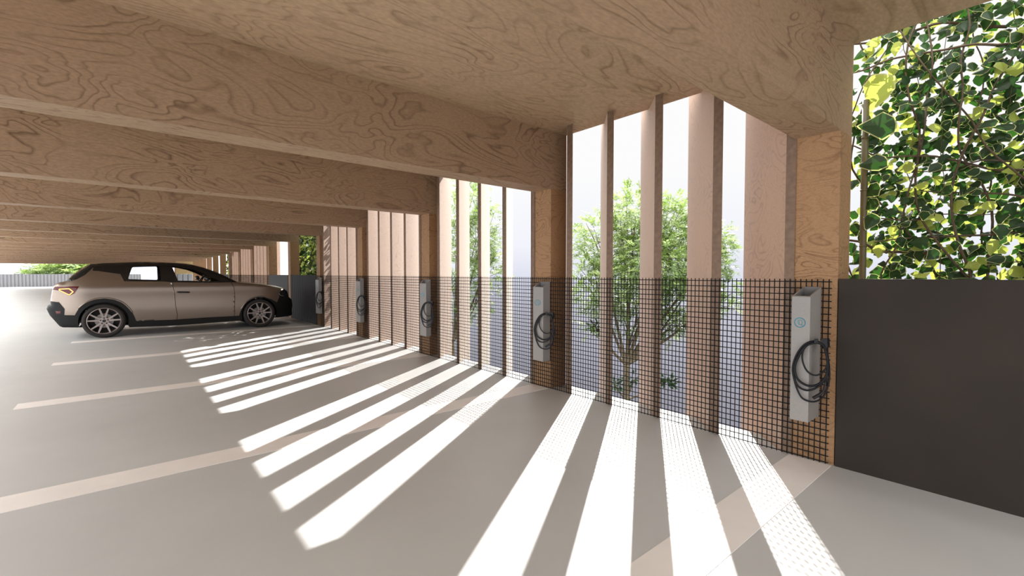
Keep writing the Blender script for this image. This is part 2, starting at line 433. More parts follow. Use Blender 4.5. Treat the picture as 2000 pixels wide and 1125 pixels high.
def make_charger():
    uc, v0 = 1.137, 3.885
    base = P(uc, v0, 0.345)
    root = empty('wall_charger', base)
    hw, f = 0.059, 3.650
    t = 0.012
    m = MB()
    # outer shell with a sloping open top
    ob = [(uc-hw, v0), (uc+hw, v0), (uc+hw, f), (uc-hw, f)]
    ztop = lambda v: 1.305 - (v0-v)/(v0-f)*0.066
    ib = [(uc-hw+t, v0-t), (uc+hw-t, v0-t), (uc+hw-t, f+t*1.6), (uc-hw+t, f+t*1.6)]
    zin = 1.12
    vs = [P(a, b, 0.345) for a, b in ob] + [P(a, b, ztop(b)) for a, b in ob] + [P(a, b, ztop(b)) for a, b in ib] + [P(a, b, zin) for a, b in ib]
    fs = [(0, 1, 2, 3)]; mi = [0]
    for i in range(4):
        j = (i+1) % 4
        fs += [(i, j, 4+j, 4+i), (4+i, 4+j, 8+j, 8+i), (8+i, 8+j, 12+j, 12+i)]; mi += [0, 0, 1]
    fs.append((12, 13, 14, 15)); mi.append(1)
    loc = root.location
    def sub(vs): return [(v[0]-loc[0], v[1]-loc[1], v[2]-loc[2]) for v in vs]
    body = mesh('charger_body', sub(vs), fs, [M['charger'], M['charger_in']], root, mi=mi)
    bevel(body, 0.003, 2)
    # round emblem: ring with a plug drawn inside
    e = MB(); v1 = f-0.0012
    cu, cz = 1.137, 1.069
    c0 = on_v(1562.3, 630, f); cu, cz = c0[0], c0[2]
    r0 = 0.0335
    def flat(poly):   # poly in (right, up) metres on the front face; right = -u
        n = len(poly)
        vs = [P(cu-a, f-0.0004, cz+b) for a, b in poly]+[P(cu-a, v1, cz+b) for a, b in poly]
        e.add(vs, [tuple(range(n)), tuple(range(2*n-1, n-1, -1))]+[(i, (i+1) % n, n+(i+1) % n, n+i) for i in range(n)])
    def stroke(pts, w, closed=False):
        k = len(pts)
        for i in range(k if closed else k-1):
            a = Vector(pts[i]); b = Vector(pts[(i+1) % k]); d = (b-a)
            if d.length == 0: continue
            n = Vector((-d.y, d.x)).normalized()*w/2; ex = d.normalized()*w*0.25
            flat([a-n-ex, b-n+ex, b+n+ex, a+n-ex])
    stroke([(r0*math.cos(2*math.pi*i/40), r0*math.sin(2*math.pi*i/40)) for i in range(40)], 0.0066, True)
    D = [(-0.006, 0.018), (0.003, 0.018)] + [(0.003+0.0115*math.sin(a), 0.004+0.014*math.cos(a)) for a in [R(x) for x in range(10, 100, 15)]] \
        + [(0.0145, -0.006)] + [(0.004+0.0105*math.cos(a), -0.006-0.009*math.sin(a)) for a in [R(x) for x in range(10, 91, 20)]] + [(-0.006, -0.015)]
    stroke(D, 0.0045, True)
    stroke([(-0.016, 0.009), (-0.006, 0.009)], 0.0045); stroke([(-0.016, -0.004), (-0.006, -0.004)], 0.0045)
    stroke([(0.010, -0.012), (0.018, -0.023)], 0.0045)
    e.build('emblem', M['teal'], root, (0, 0, 0), fix=True).data.transform(Matrix.Translation(-Vector(loc)))
    # coiled cable hung round the corner of the box
    def zp(x, y, dv=0.0):
        X, Y = 1540+x/5.62, 600+y/5.62
        v = 3.628 if X < 1583 else 3.628+(X-1583)/34.0*0.085
        return P(*on_v(X, Y, v-dv))
    loops = [
        ([(405, 455), (375, 405), (300, 372), (200, 395), (120, 470), (65, 580), (45, 680), (60, 780), (95, 900), (140, 985), (200, 1025), (280, 1037), (350, 1010), (400, 950), (437, 850), (450, 740), (442, 620), (425, 500), (405, 455)], 0.0, 0.0062),
        ([(400, 460), (370, 405), (300, 385), (200, 420), (120, 520), (72, 640), (78, 740), (120, 810), (200, 858), (280, 862), (350, 830), (405, 770), (430, 680), (425, 560), (400, 460)], 0.010, 0.0080),
        ([(395, 450), (360, 400), (300, 376), (190, 402), (108, 490), (58, 610), (52, 700), (78, 820), (120, 880), (200, 912), (280, 897), (350, 850), (405, 790), (436, 700), (432, 560), (395, 450)], 0.005, 0.0068),
        ([(410, 470), (385, 425), (320, 395), (250, 402), (190, 430), (155, 500), (155, 590), (190, 680), (240, 730), (300, 747), (360, 727), (410, 670), (428, 600), (420, 520), (410, 470)], 0.013, 0.0058),
        ([(430, 640), (425, 740), (412, 800), (405, 830)], 0.012, 0.0062),
    ]
    m = MB()
    for pts, dv, r in loops:
        m.tube(spline([zp(x, y, dv) for x, y in pts], 5), r, 8)
    cab = m.build('charging_cable', M['rubber'], root, smooth=True); cab.data.transform(Matrix.Translation(-Vector(loc)))
    m = MB()
    m.tube(spline([zp(x, y, 0.014) for x, y in [(408, 815), (398, 870), (378, 925), (335, 962), (272, 998)]], 4), [0.0055]*5+[0.008]*4+[0.0105]*4+[0.0115]*4, 10)
    pl = m.build('charging_plug', M['plug'], root, smooth=True); pl.data.transform(Matrix.Translation(-Vector(loc)))
    m = MB()
    a = [zp(358, 348, -0.01), zp(425, 348, -0.01), zp(430, 430, -0.01), (zp(405, 470, -0.01)), zp(372, 450, -0.01)]
    b = [(p[0]+0.05, p[1], p[2]) for p in a]
    n = 5
    m.add(a+b, [tuple(range(n)), tuple(range(2*n-1, n-1, -1))]+[(i, (i+1) % n, n+(i+1) % n, n+i) for i in range(n)])
    h = m.build('plug_holster', M['plug'], root); h.data.transform(Matrix.Translation(-Vector(loc)))
    m = MB()
    a = [zp(283, 348, 0.02), zp(322, 348, 0.02), zp(322, 396, 0.02), zp(283, 396, 0.02)]
    b = [(f if p[0] < f else p[0]+0.02, p[1], p[2]) for p in a]
    m.add(a+b, [(0, 1, 2, 3), (7, 6, 5, 4)]+[(i, (i+1) % 4, 4+(i+1) % 4, 4+i) for i in range(4)])
    h = m.build('cable_clip', M['plug'], root); h.data.transform(Matrix.Translation(-Vector(loc)))
    return root
ch0 = make_charger()
chlab = ['large grey wall charger nearest the viewer, beside the dark parapet', 'grey wall charger on the second plywood column from the right',
         'grey wall charger on the third plywood column from the right', 'small grey wall charger on the fourth plywood column from the right',
         'small grey wall charger nearest the car nose, beside the ribbed charcoal parapet']
for k in range(5):
    o = ch0 if k == 0 else copy_tree(ch0)
    # the further ones are broader and flatter boxes hung a little off the column centre
    sx, sy, du = [(1, 1, 0), (1.5, 0.5, -0.078), (1.85, 0.38, -0.128), (2.05, 0.37, -0.165), (2.2, 0.36, -0.245)][k]
    o.location = (ch0.location[0], 1.137+S*k+du, ch0.location[2]); o.scale = (sy, sx, 1)
    tag(o, chlab[k], 'charger', 'grey wall chargers with coiled cables')

# ------------------------------------------------------------------ the car
XC, HW = 14.25, 0.95          # centre line and half width (u direction)
ZW = 0.372
WR, WF = (-0.462, ZW), (2.568, ZW)
# side outline in (v, z), rear to front over the top; the last item names the strip that starts there
OUT = [(-0.88, 0.25, 'bumper_rear'), (-1.12, 0.265, 0), (-1.17, 0.293, 0), (-1.31, 0.52, 0), (-1.355, 0.651, 0), (-1.335, 0.714, 0), (-1.288, 0.736, 0), (-1.290, 0.825, 'tailgate'),
       (-1.268, 0.985, 0), (-1.247, 1.121, 0), (-1.19, 1.185, 0), (-1.135, 1.215, 0), (-1.045, 1.240, 'rear_window'), (-0.95, 1.36, 0), (-0.845, 1.462, 0), (-0.685, 1.592, 'roof'), (-0.68, 1.612, 0),
       (-0.45, 1.640, 0), (-0.217, 1.652, 0), (0.122, 1.672, 0), (0.303, 1.675, 0), (0.618, 1.668, 0), (0.85, 1.658, 0), (1.03, 1.643, 0), (1.19, 1.617, 'windshield'), (1.375, 1.563, 0), (1.61, 1.465, 0), (1.84, 1.343, 0),
       (2.09, 1.188, 'hood'), (2.24, 1.165, 0), (2.42, 1.146, 0), (2.62, 1.122, 0), (2.83, 1.086, 0), (3.05, 1.036, 0), (3.21, 0.985, 0), (3.30, 0.913, 'bumper_front'), (3.335, 0.76, 0),
       (3.42, 0.684, 0), (3.45, 0.521, 0), (3.425, 0.393, 0), (3.44, 0.262, 0), (3.40, 0.232, 0), (3.03, 0.221, 'underside')]
outl = [(a, b) for a, b, _ in OUT]

def hwid(v, z):
    h = HW
    if z < 1.20: h -= 0.10*max(0, (z-0.62)/0.58)**2*0.55 + 0.05*max(0, (0.62-z)/0.4)**1.5
    else:
        h -= 0.055 + 0.23*((z-1.20)/0.46)**1.15 + 0.0
    if v > 2.55: h -= 0.30*((v-2.55)/0.9)**2.4
    if v < -0.65: h -= 0.20*((-0.65-v)/0.7)**2.2
    # soft shoulder along the beltline
    h += 0.012*math.exp(-((z-1.10)/0.07)**2)
    return h

def seg_d(p, a, b):
    ax, ay = a; bx, by = b; dx, dy = bx-ax, by-ay
    t = max(0, min(1, ((p[0]-ax)*dx+(p[1]-ay)*dy)/(dx*dx+dy*dy+1e-12)))
    return math.hypot(p[0]-ax-t*dx, p[1]-ay-t*dy)
def edge_d(v, z):
    return min(seg_d((v, z), outl[i], outl[i+1]) for i in range(len(outl)-1))
def depth(v, z):
    h = hwid(v, z); r = 0.05
    d = edge_d(v, z)
    if d < r: h -= r*(1-math.sqrt(max(0, 1-(1-d/r)**2)))*0.8
    return h
def inside(p, poly):
    c = False; n = len(poly); j = n-1
    for i in range(n):
        if (poly[i][1] > p[1]) != (poly[j][1] > p[1]) and p[0] < (poly[j][0]-poly[i][0])*(p[1]-poly[i][1])/(poly[j][1]-poly[i][1])+poly[i][0]: c = not c
        j = i
    return c
def dens(poly, step=0.035):
    out = []
    n = len(poly)
    for i in range(n):
        a, b = poly[i], poly[(i+1) % n]; L = math.hypot(b[0]-a[0], b[1]-a[1]); k = max(1, int(L/step))
        for j in range(k): out.append((a[0]+(b[0]-a[0])*j/k, a[1]+(b[1]-a[1])*j/k))
    return out
def panel2d(poly, holes=(), step=0.04):
    loops = [dens(poly, 0.03)]+[dens(h, 0.03) for h in holes]
    vs, es = [], []
    for lp in loops:
        n0 = len(vs); vs += lp; es += [(n0+i, n0+(i+1) % len(lp)) for i in range(len(lp))]
    xs = [p[0] for p in poly]; ys = [p[1] for p in poly]
    y = min(ys); row = 0
    while y < max(ys):
        x = min(xs)+(row % 2)*step*0.5
        while x < max(xs):
            p = (x, y)
            if inside(p, poly) and not any(inside(p, h) for h in holes):
                if all(min(math.hypot(p[0]-q[0], p[1]-q[1]) for q in lp) > step*0.45 for lp in loops): vs.append(p)
            x += step
        y += step*0.87; row += 1
    r = geometry.delaunay_2d_cdt([Vector(v) for v in vs], es, [], 0, 1e-5)
    V, F = r[0], r[2]
    keep = []
    for f in F:
        c = (sum(V[i][0] for i in f)/len(f), sum(V[i][1] for i in f)/len(f))
        if inside(c, poly) and not any(inside(c, h) for h in holes): keep.append(tuple(f))
    return [(v[0], v[1]) for v in V], keep

car = empty('parked_car', P(XC, 1.05, 0))
tag(car, 'champagne grey hatchback with black roof and cladding parked side-on facing the facade', 'car')
cl = Vector(car.location)
def carpart(name, verts, faces, mat, smooth=True, parent=None, mi=None, fix=False):
    vs = [(v[0]-cl.x, v[1]-cl.y, v[2]-cl.z) for v in verts]
    return mesh(name, vs, faces, mat, parent or car, smooth=smooth, mi=mi, fix=fix)
def side_panel(name, poly, mat, holes=(), off=0.0, sides=(-1, 1), parent=None, step=0.045, merge=False):
    V, F = panel2d(poly, holes, step)
    D = [depth(*p) for p in V]
    outs = []
    if merge:
        vs, fs = [], []
        for s in sides:
            n = len(vs); vs += [P(XC+s*(d+off), p[0], p[1]) for p, d in zip(V, D)]
            fs += [tuple(i+n for i in (f if s < 0 else f[::-1])) for f in F]
        return carpart(name, vs, fs, mat, parent=parent)
    for s in sides:
        vs = [P(XC+s*(d+off), p[0], p[1]) for p, d in zip(V, D)]
        outs.append(carpart(name, vs, [f if s < 0 else f[::-1] for f in F], mat, parent=parent))
    return outs

def arc(c, r, a0, a1, n=24): return [(c[0]+r*math.cos(R(a0+(a1-a0)*i/n)), c[1]+r*math.sin(R(a0+(a1-a0)*i/n))) for i in range(n+1)]
archR = [(-0.926, 0.520), (-0.865, 0.655), (-0.745, 0.775), (-0.600, 0.845), (-0.450, 0.862), (-0.295, 0.832), (-0.152, 0.755), (-0.055, 0.645), (0.015, 0.529), (0.054, 0.421), (0.078, 0.330)]
archF = [(2.102, 0.332), (2.144, 0.486), (2.239, 0.645), (2.375, 0.751), (2.530, 0.799), (2.677, 0.795), (2.845, 0.728), (2.994, 0.634)]
inR = arc(WR, 0.412, 195, -17); inF = arc(WF, 0.405, 197, -17)
band = [(-0.634, 1.470), (-0.534, 1.462), (-0.175, 1.394), (-0.113, 1.235), (0.602, 1.221), (0.747, 1.200), (1.29, 1.188), (1.72, 1.186), (2.09, 1.188)]
sill_b = [(-0.04, 0.195), (0.723, 0.172), (1.266, 0.182), (1.70, 0.195), (2.17, 0.20)]
rear_top = [(-1.290, 0.825), (-1.165, 0.807), (-1.080, 0.662), (-1.090, 0.532), (-0.926, 0.520)]
front_top = [(2.994, 0.634), (3.06, 0.785), (3.335, 0.76)]
io = lambda a, b: outl[a:b+1]
i_tail = 7; i_rw = 12; i_roof = 15; i_ws = 24; i_hood = 28; i_bf = 35; i_b2 = 36
# cladding: rear bumper corner, arches, sill, front bumper corner (one band)
clad = io(0, i_tail) + rear_top[1:] + archR[1:] + [(0.72, 0.318), (1.40, 0.330)] + archF + front_top[1:] + io(i_b2+1, len(outl)-1)
clad += [(2.985, 0.235)] + inF[::-1] + [(2.17, 0.20)] + sill_b[::-1][1:] + inR[::-1] + [(-0.866, 0.27)]
side_panel('side_cladding', clad, M['clad'], off=0.006)
# painted flank
glass_strip = [(-1.045, 1.240), (-0.95, 1.36), (-0.845, 1.462), (-0.685, 1.592), (-0.625, 1.535), (-0.745, 1.386), (-0.87, 1.292), (-0.96, 1.250)]
doorpoly_l = [(0.742, 1.202), (0.789, 0.945), (0.798, 0.651), (0.831, 0.429), (0.821, 0.318)]
seamF = [(1.945, 1.187), (2.002, 1.035), (2.013, 0.884), (1.998, 0.332)]
quarter = io(i_tail, i_rw)[:-1] + [(-1.045, 1.240), (-0.96, 1.250), (-0.87, 1.292), (-0.745, 1.386), (-0.625, 1.535)] + band[:5] + [doorpoly_l[0]] + doorpoly_l[1:] + [(0.72, 0.318)] + archR[::-1] + rear_top[::-1][1:-1]
side_panel('rear_quarter_panel', quarter, M['paint'])
door = doorpoly_l + [(1.40, 0.330), seamF[3], seamF[2], seamF[1], seamF[0]] + [(1.72, 1.186), (1.29, 1.188)]
doors = side_panel('front_door', door, M['paint'])
fender = [seamF[0]] + io(i_hood, i_bf) + [(3.06, 0.926), (3.035, 0.862), (3.06, 0.785)] + archF[::-1] + seamF[::-1]
fender = [seamF[0], (2.09, 1.188)] + io(i_hood+1, i_bf-1) + [(3.10, 0.935), (3.045, 0.868), (3.06, 0.785), (2.994, 0.634)] + archF[::-1][1:] + [seamF[3], seamF[2], seamF[1]]
side_panel('front_fender', fender, M['paint'])
hl = [(3.21, 0.985), (3.30, 0.913), (3.335, 0.76), (3.06, 0.785), (3.045, 0.868), (3.10, 0.935)]
hls = side_panel('headlight', hl, M['lamp'], off=0.003)
# black pillars and window frames
def rnd(poly, r=0.03, n=4):
    out = []
    k = len(poly)
    for i in range(k):
        p0, p1, p2 = Vector(poly[i-1]), Vector(poly[i]), Vector(poly[(i+1) % k])
        a = p1+(p0-p1).normalized()*min(r, (p0-p1).length*0.45); b = p1+(p2-p1).normalized()*min(r, (p2-p1).length*0.45)
        for j in range(n+1):
            t = j/n; q = a*(1-t)**2+p1*2*t*(1-t)+b*t*t; out.append((q.x, q.y))
    return out
rw = rnd([(0.035, 1.568), (0.527, 1.590), (0.541, 1.245), (-0.055, 1.268)], 0.035)
fw = rnd([(0.760, 1.578), (0.949, 1.557), (1.156, 1.507), (1.372, 1.412), (1.53, 1.318), (1.70, 1.225), (1.68, 1.200), (0.868, 1.222)], 0.02)
pill = [(-0.685, 1.592)] + io(i_roof+1, i_hood) + band[::-1][1:] + [(-0.625, 1.535)]
side_panel('window_surround', pill, M['gloss_black'], holes=[rw, fw])
side_panel('rear_side_window', rw, M['glass'], off=-0.004, step=0.08)
side_panel('front_side_window', fw, M['glass'], off=-0.004, step=0.08)
side_panel('tail_window_edge', glass_strip, M['glass_dark'], step=0.05)
# tail lights
tl = [(-1.262, 1.07), (-1.22, 1.135), (-1.165, 1.135), (-0.845, 1.135), (-0.92, 0.985), (-1.005, 0.937), (-1.16, 1.050)]
tls = side_panel('tail_light', tl, M['redlens'], off=0.004, step=0.03)
gl = [(-1.155, 1.079), (-1.000, 1.086), (-0.940, 1.022), (-1.000, 0.953), (-1.15, 1.055)]
for o, s in zip(tls, (-1, 1)):
    m = MB()
    pts = [P(XC+s*(depth(*p)+0.008), p[0], p[1]) for p in dens(gl, 0.02)]
    m.tube([Vector(p)-cl for p in pts]+[Vector(pts[0])-cl], 0.0085, 6)
    m.build('light_strip', M['glow'], o, smooth=True)
side_panel('rear_reflector', [(-1.222, 0.62), (-1.140, 0.616), (-1.142, 0.562), (-1.212, 0.566)], M['redlens'], off=0.010, step=0.03)
for o, s in zip(hls, (-1, 1)):
    pts = [P(XC+s*(depth(*p)+0.006), p[0], p[1]) for p in [(3.06, 0.868), (3.075, 0.835), (3.11, 0.812), (3.18, 0.797)]]
    m = MB(); m.tube([Vector(p)-cl for p in spline(pts, 4)], 0.007, 6); m.build('light_strip', M['chrome'], o, smooth=True)
# seams, handles, bright arch lips
for o, s in zip(doors, (-1, 1)):
    for sm in (doorpoly_l, seamF):
        m = MB(); pts = [P(XC+s*(depth(*p)-0.001), p[0], p[1]) for p in dens(sm, 0.04)[:-1] if True]
        k = [q for q in dens(sm+sm[::-1], 0.04)]; pts = [P(XC+s*(depth(*p)-0.001), p[0], p[1]) for p in k[:len(k)//2+1]]
        m.tube([Vector(p)-cl for p in pts], 0.0055, 5); m.build('door_gap', M['clad'], o)
    m = MB(); m.tube([Vector(P(XC+s*(depth(v, 0.964)+0.012), v, z))-cl for v, z in [(0.825, 0.968), (0.86, 0.967), (1.05, 0.961), (1.085, 0.960)]], [0.010, 0.019, 0.019, 0.010], 8)
    m.build('door_handle', M['gloss_black'], o, smooth=True)
    m = MB()
    pts = [P(XC+s*(depth(v, z)+0.0), v, z) for v, z in [(1.53, 1.215), (1.50, 1.26)]]
    mc = Vector(P(XC+s*(depth(1.43, 1.22)+0.13), 1.42, 1.285))
    ring = []
    for a in range(9):
        ph = math.pi*a/8-math.pi/2
        for b in range(14):
            th = 2*math.pi*b/14
            ring.append(mc-cl+Vector((0.06*math.sin(ph), 0.11*math.cos(ph)*math.cos(th), 0.072*math.cos(ph)*math.sin(th))))
    fs = [(a*14+b, a*14+(b+1) % 14, (a+1)*14+(b+1) % 14, (a+1)*14+b) for a in range(8) for b in range(14)]
    m.add(ring, fs)
    m.tube([mc-cl+Vector((0, -s*0.05, -0.05)), Vector(P(XC+s*depth(1.45, 1.21), 1.47, 1.20))-cl], 0.018, 6)
    m.build('side_mirror', M['gloss_black'], o, smooth=True)
for arch_, s in [(a, s) for a in (archR[1:-2], archF[1:-1]) for s in (-1, 1)]:
    m = MB(); pts = spline([P(XC+s*(depth(*p)+0.004), p[0], p[1]+0.012) for p in arch_], 4)
    m.tube([Vector(p)-cl for p in pts], 0.016, 6); m.build('wheel_arch_lip', M['paint'], car, smooth=True)
# crosswise skins
names = {'bumper_rear': M['clad'], 'tailgate': M['paint'], 'rear_window': M['glass_dark'], 'roof': M['gloss_black'], 'windshield': M['glass'], 'hood': M['paint'], 'bumper_front': M['clad'], 'underside': M['clad']}
marks = [(i, n) for i, (_, _, n) in enumerate(OUT) if n]
NX = 14
for q, (i0, nme) in enumerate(marks):
    i1 = marks[q+1][0] if q+1 < len(marks) else None
    seq = outl[i0:i1+1] if i1 is not None else [outl[i0], outl[0]]
    vs, fs = [], []
    for (v, z) in seq:
        h = depth(v, z)
        for j in range(NX+1):
            t = -1+2*j/NX; c = 1-t*t
            dv = dz = 0
            if nme == 'roof': dz = 0.028*c
            elif nme == 'windshield': dz = 0.03*c; dv = 0.07*c
            elif nme == 'rear_window': dz = 0.028*c*min(1, max(0.2, (z-1.24)/0.3)); dv = -0.05*c
            elif nme == 'hood': dz = 0.025*c; dv = 0.10*c*min(1, max(0, (v-2.2)/1.0))
            elif nme == 'bumper_front': dv = 0.10*c
            elif nme in ('tailgate', 'bumper_rear'): dv = -0.06*c
            vs.append(P(XC+t*h, v+dv, z+dz))
    w = NX+1
    for a in range(len(seq)-1):
        for j in range(NX): fs.append((a*w+j, a*w+j+1, (a+1)*w+j+1, (a+1)*w+j))
    carpart(nme, vs, fs, names[nme])
# interior tub, dash, steering wheel
m = MB()
m.box(XC-0.84, XC+0.84, -0.75, 2.0, 0.30, 1.10); m.box(XC-0.80, XC+0.80, 1.55, 2.0, 1.10, 1.19)
m.build('cabin_interior', M['interior'], car).data.transform(Matrix.Translation(-cl))
m = MB(); sc = Vector(P(XC+0.38, 1.42, 1.20)); ax = Vector((-0.87, 0, 0.5)).normalized(); a_ = Vector((0, 1, 0)); b_ = ax.cross(a_)
m.tube([sc-cl+a_*0.18*math.cos(t)+b_*0.18*math.sin(t) for t in [2*math.pi*i/28 for i in range(29)]], 0.016, 6)
m.tube([sc-cl-a_*0.18, sc-cl+a_*0.18], 0.018, 6); m.tube([sc-cl, Vector(P(XC+0.38, 1.65, 1.12))-cl], 0.03, 8)
m.build('steering_wheel', M['interior'], car, smooth=True)
# wheels
def wheel(c, s):
    """c=(v,z); s=-1 near side, +1 far side"""
    xo = XC+s*0.955                # outer face
    o3 = Vector(P(xo, c[0], c[1])); ax = Vector((0, s, 0))
    m = MB()
    pr = [(0.283, -0.012), (0.292, 0.0), (0.325, 0.004), (0.352, -0.006), (0.368, -0.028), (ZW, -0.06), (ZW, -0.17), (0.366, -0.2), (0.34, -0.22), (0.285, -0.215), (0.283, -0.2)]
    m.lathe(pr, o3-cl, ax, 56, closed=True)
    ty = m.build('wheel', M['tyre'], car, smooth=True)
    m = MB()
    m.lathe([(0.286, -0.012), (0.286, -0.002), (0.276, 0.0), (0.268, -0.012), (0.262, -0.05), (0.258, -0.19), (0.27, -0.2)], o3-cl, ax, 56)
    a = Vector((1, 0, 0)); b = Vector((0, 0, 1))
    for k in range(5):
        t0 = R(90+72*k)
        for sg in (-1, 1):
            t1 = t0+sg*R(15.5)
            p0 = (a*math.cos(t0+sg*0.17)+b*math.sin(t0+sg*0.17))*0.062; p1 = (a*math.cos(t1)+b*math.sin(t1))*0.272
            d = (p1-p0).normalized(); n = ax.cross(d).normalized()
            vs = []
            for p, w, h in ((p0, 0.021, -0.018), (p1, 0.0135, -0.006)):
                for su, hh in ((-1, h), (1, h), (1, h-0.03), (-1, h-0.03)): vs.append(o3-cl+p+n*w*su+ax*hh)
            m.add(vs, [(0, 1, 2, 3), (7, 6, 5, 4), (0, 4, 5, 1), (1, 5, 6, 2), (2, 6, 7, 3), (3, 7, 4, 0)])
    m.lathe([(0.0, -0.012), (0.075, -0.013), (0.085, -0.022), (0.085, -0.05)], o3-cl, ax, 30)
    for k in range(5):
        t = R(90+72*k); q = (a*math.cos(t)+b*math.sin(t))*0.064
        m.lathe([(0.0, -0.008), (0.0155, -0.009), (0.0155, -0.02)], o3-cl+q, ax, 10, mi=1)
    m.lathe([(0.0, -0.006), (0.030, -0.007), (0.034, -0.02)], o3-cl, ax, 18, mi=1)
    m.build('rim', [M['rim'], M['gloss_black']], ty, smooth=False)
    m = MB(); m.lathe([(0.0, -0.075), (0.155, -0.075), (0.16, -0.08), (0.16, -0.10), (0.0, -0.10)], o3-cl, ax, 40)
    m.build('brake_disc', M['disc'], ty, smooth=False)
    m = MB(); m.lathe([(0.0, -0.19), (0.262, -0.185)], o3-cl, ax, 30); m.build('wheel_back', M['clad'], ty)
    # inner arch liner
    m = MB(); vs = []
    n = 24
    for i in range(n+1):
        t = R(-10+200*i/n)
        for h in (-0.02, -0.34):
            vs.append(o3-cl+(a*math.cos(t)+b*math.sin(t))*0.415+ax*h)
    m.add(vs, [(2*i, 2*i+1, 2*i+3, 2*i+2) for i in range(n)])
    m.build('wheel_arch_liner', M['clad'], car)
for c in (WR, WF):
    for s in (-1, 1): wheel(c, s)

# ------------------------------------------------------------------ planting
rng = random.Random(7)
def leaf_batch(mb, c, nrm, size, rot, mat_in, mat_rim, heart=True):
    """ivy leaf: pale rim round a darker blade, slightly cupped"""
    n = Vector(nrm).normalized(); a = n.orthogonal().normalized(); b = n.cross(a)
    a, b = a*math.cos(rot)+b*math.sin(rot), b*math.cos(rot)-a*math.sin(rot)
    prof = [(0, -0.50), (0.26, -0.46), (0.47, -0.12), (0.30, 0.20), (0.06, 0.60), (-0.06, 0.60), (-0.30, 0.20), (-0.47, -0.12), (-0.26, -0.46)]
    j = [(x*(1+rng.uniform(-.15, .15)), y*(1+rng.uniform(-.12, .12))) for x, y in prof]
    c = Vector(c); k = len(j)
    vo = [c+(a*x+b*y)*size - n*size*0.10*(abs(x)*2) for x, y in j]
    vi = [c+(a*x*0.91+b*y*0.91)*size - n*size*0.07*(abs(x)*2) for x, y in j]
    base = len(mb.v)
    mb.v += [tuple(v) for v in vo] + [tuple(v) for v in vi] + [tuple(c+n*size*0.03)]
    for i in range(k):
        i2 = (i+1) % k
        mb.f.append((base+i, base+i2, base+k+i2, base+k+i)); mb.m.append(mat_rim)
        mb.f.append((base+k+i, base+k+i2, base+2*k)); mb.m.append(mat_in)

def ivy(name, label, u0, u1, v, z0, z1, n, size, stems, sparse_edge=None, thick=0.16, yellow=0.28):
    root = empty(name, P((u0+u1)/2, v, -3.0)); tag(root, label, 'ivy', 'ivy screens')
    rl = Vector(root.location)
    mb = MB()
    cnt = 0; tries = 0
    while cnt < n and tries < n*6:
        tries += 1
        u = rng.uniform(u0, u1); z = rng.uniform(z0, z1)
        if sparse_edge:
            d = (sparse_edge-u)
            if d < 0.4 and rng.random() > 0.10+0.8*max(0, d/0.4)**1.3: continue
        dv = rng.gauss(0, thick/2)
        nrm = (-1+rng.uniform(-.6, .6), rng.uniform(-1.0, .8), rng.uniform(-.5, 1.1))
        s = size*rng.uniform(0.55, 1.25)
        yel = rng.random() < yellow
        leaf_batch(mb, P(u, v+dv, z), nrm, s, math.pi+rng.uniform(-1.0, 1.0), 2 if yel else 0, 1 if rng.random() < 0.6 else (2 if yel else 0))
        cnt += 1
    o = mb.build('leaves', [M['leafdark'], M['leafrim'], M['leafyel']], root, smooth=False, fix=False)
    o.data.transform(Matrix.Translation(-rl)); o['kind'] = 'stuff'
    m = MB()
    for k in range(stems):
        u = rng.uniform(u0+0.1, u1); z = -3.0; pts = []; w = rng.uniform(-0.1, 0.1)
        if k % 2 == 0:
            while z < z1:
                pts.append(P(u, v-(0.11 if k % 4 == 0 else 0)+rng.gauss(0, thick/4), z)); z += 0.22
                w = 0.7*w+rng.uniform(-.09, .09); u = min(u1, max(u0, u+w))
        else:
            z = rng.uniform(z0, z1); d = rng.choice((-1, 1)); sl = rng.uniform(-.4, .8)
            for i in range(rng.randint(4, 12)):
                pts.append(P(min(u1, max(u0, u)), v-(0.10 if k % 3 else 0)+rng.gauss(0, thick/4), z)); u += d*0.16; z += sl*0.12+rng.uniform(-.05, .05)
        if len(pts) > 2:
            sp = spline(pts, 3); r = size*rng.uniform(0.05, 0.18)
            m.tube(sp, [r*(1-0.6*i/len(sp)) for i in range(len(sp))], 6)
    o = m.build('vine_stems', M['vine'], root, smooth=True); o.data.transform(Matrix.Translation(-rl)); o['kind'] = 'stuff'
    return root
iv = ivy('ivy_screen', 'leafy backlit ivy screen above the dark parapet right of the nearest charger', -2.6, 1.24, 4.72, 0.9, 3.75, 7600, 0.082, 120, sparse_edge=1.24, yellow=0.2)
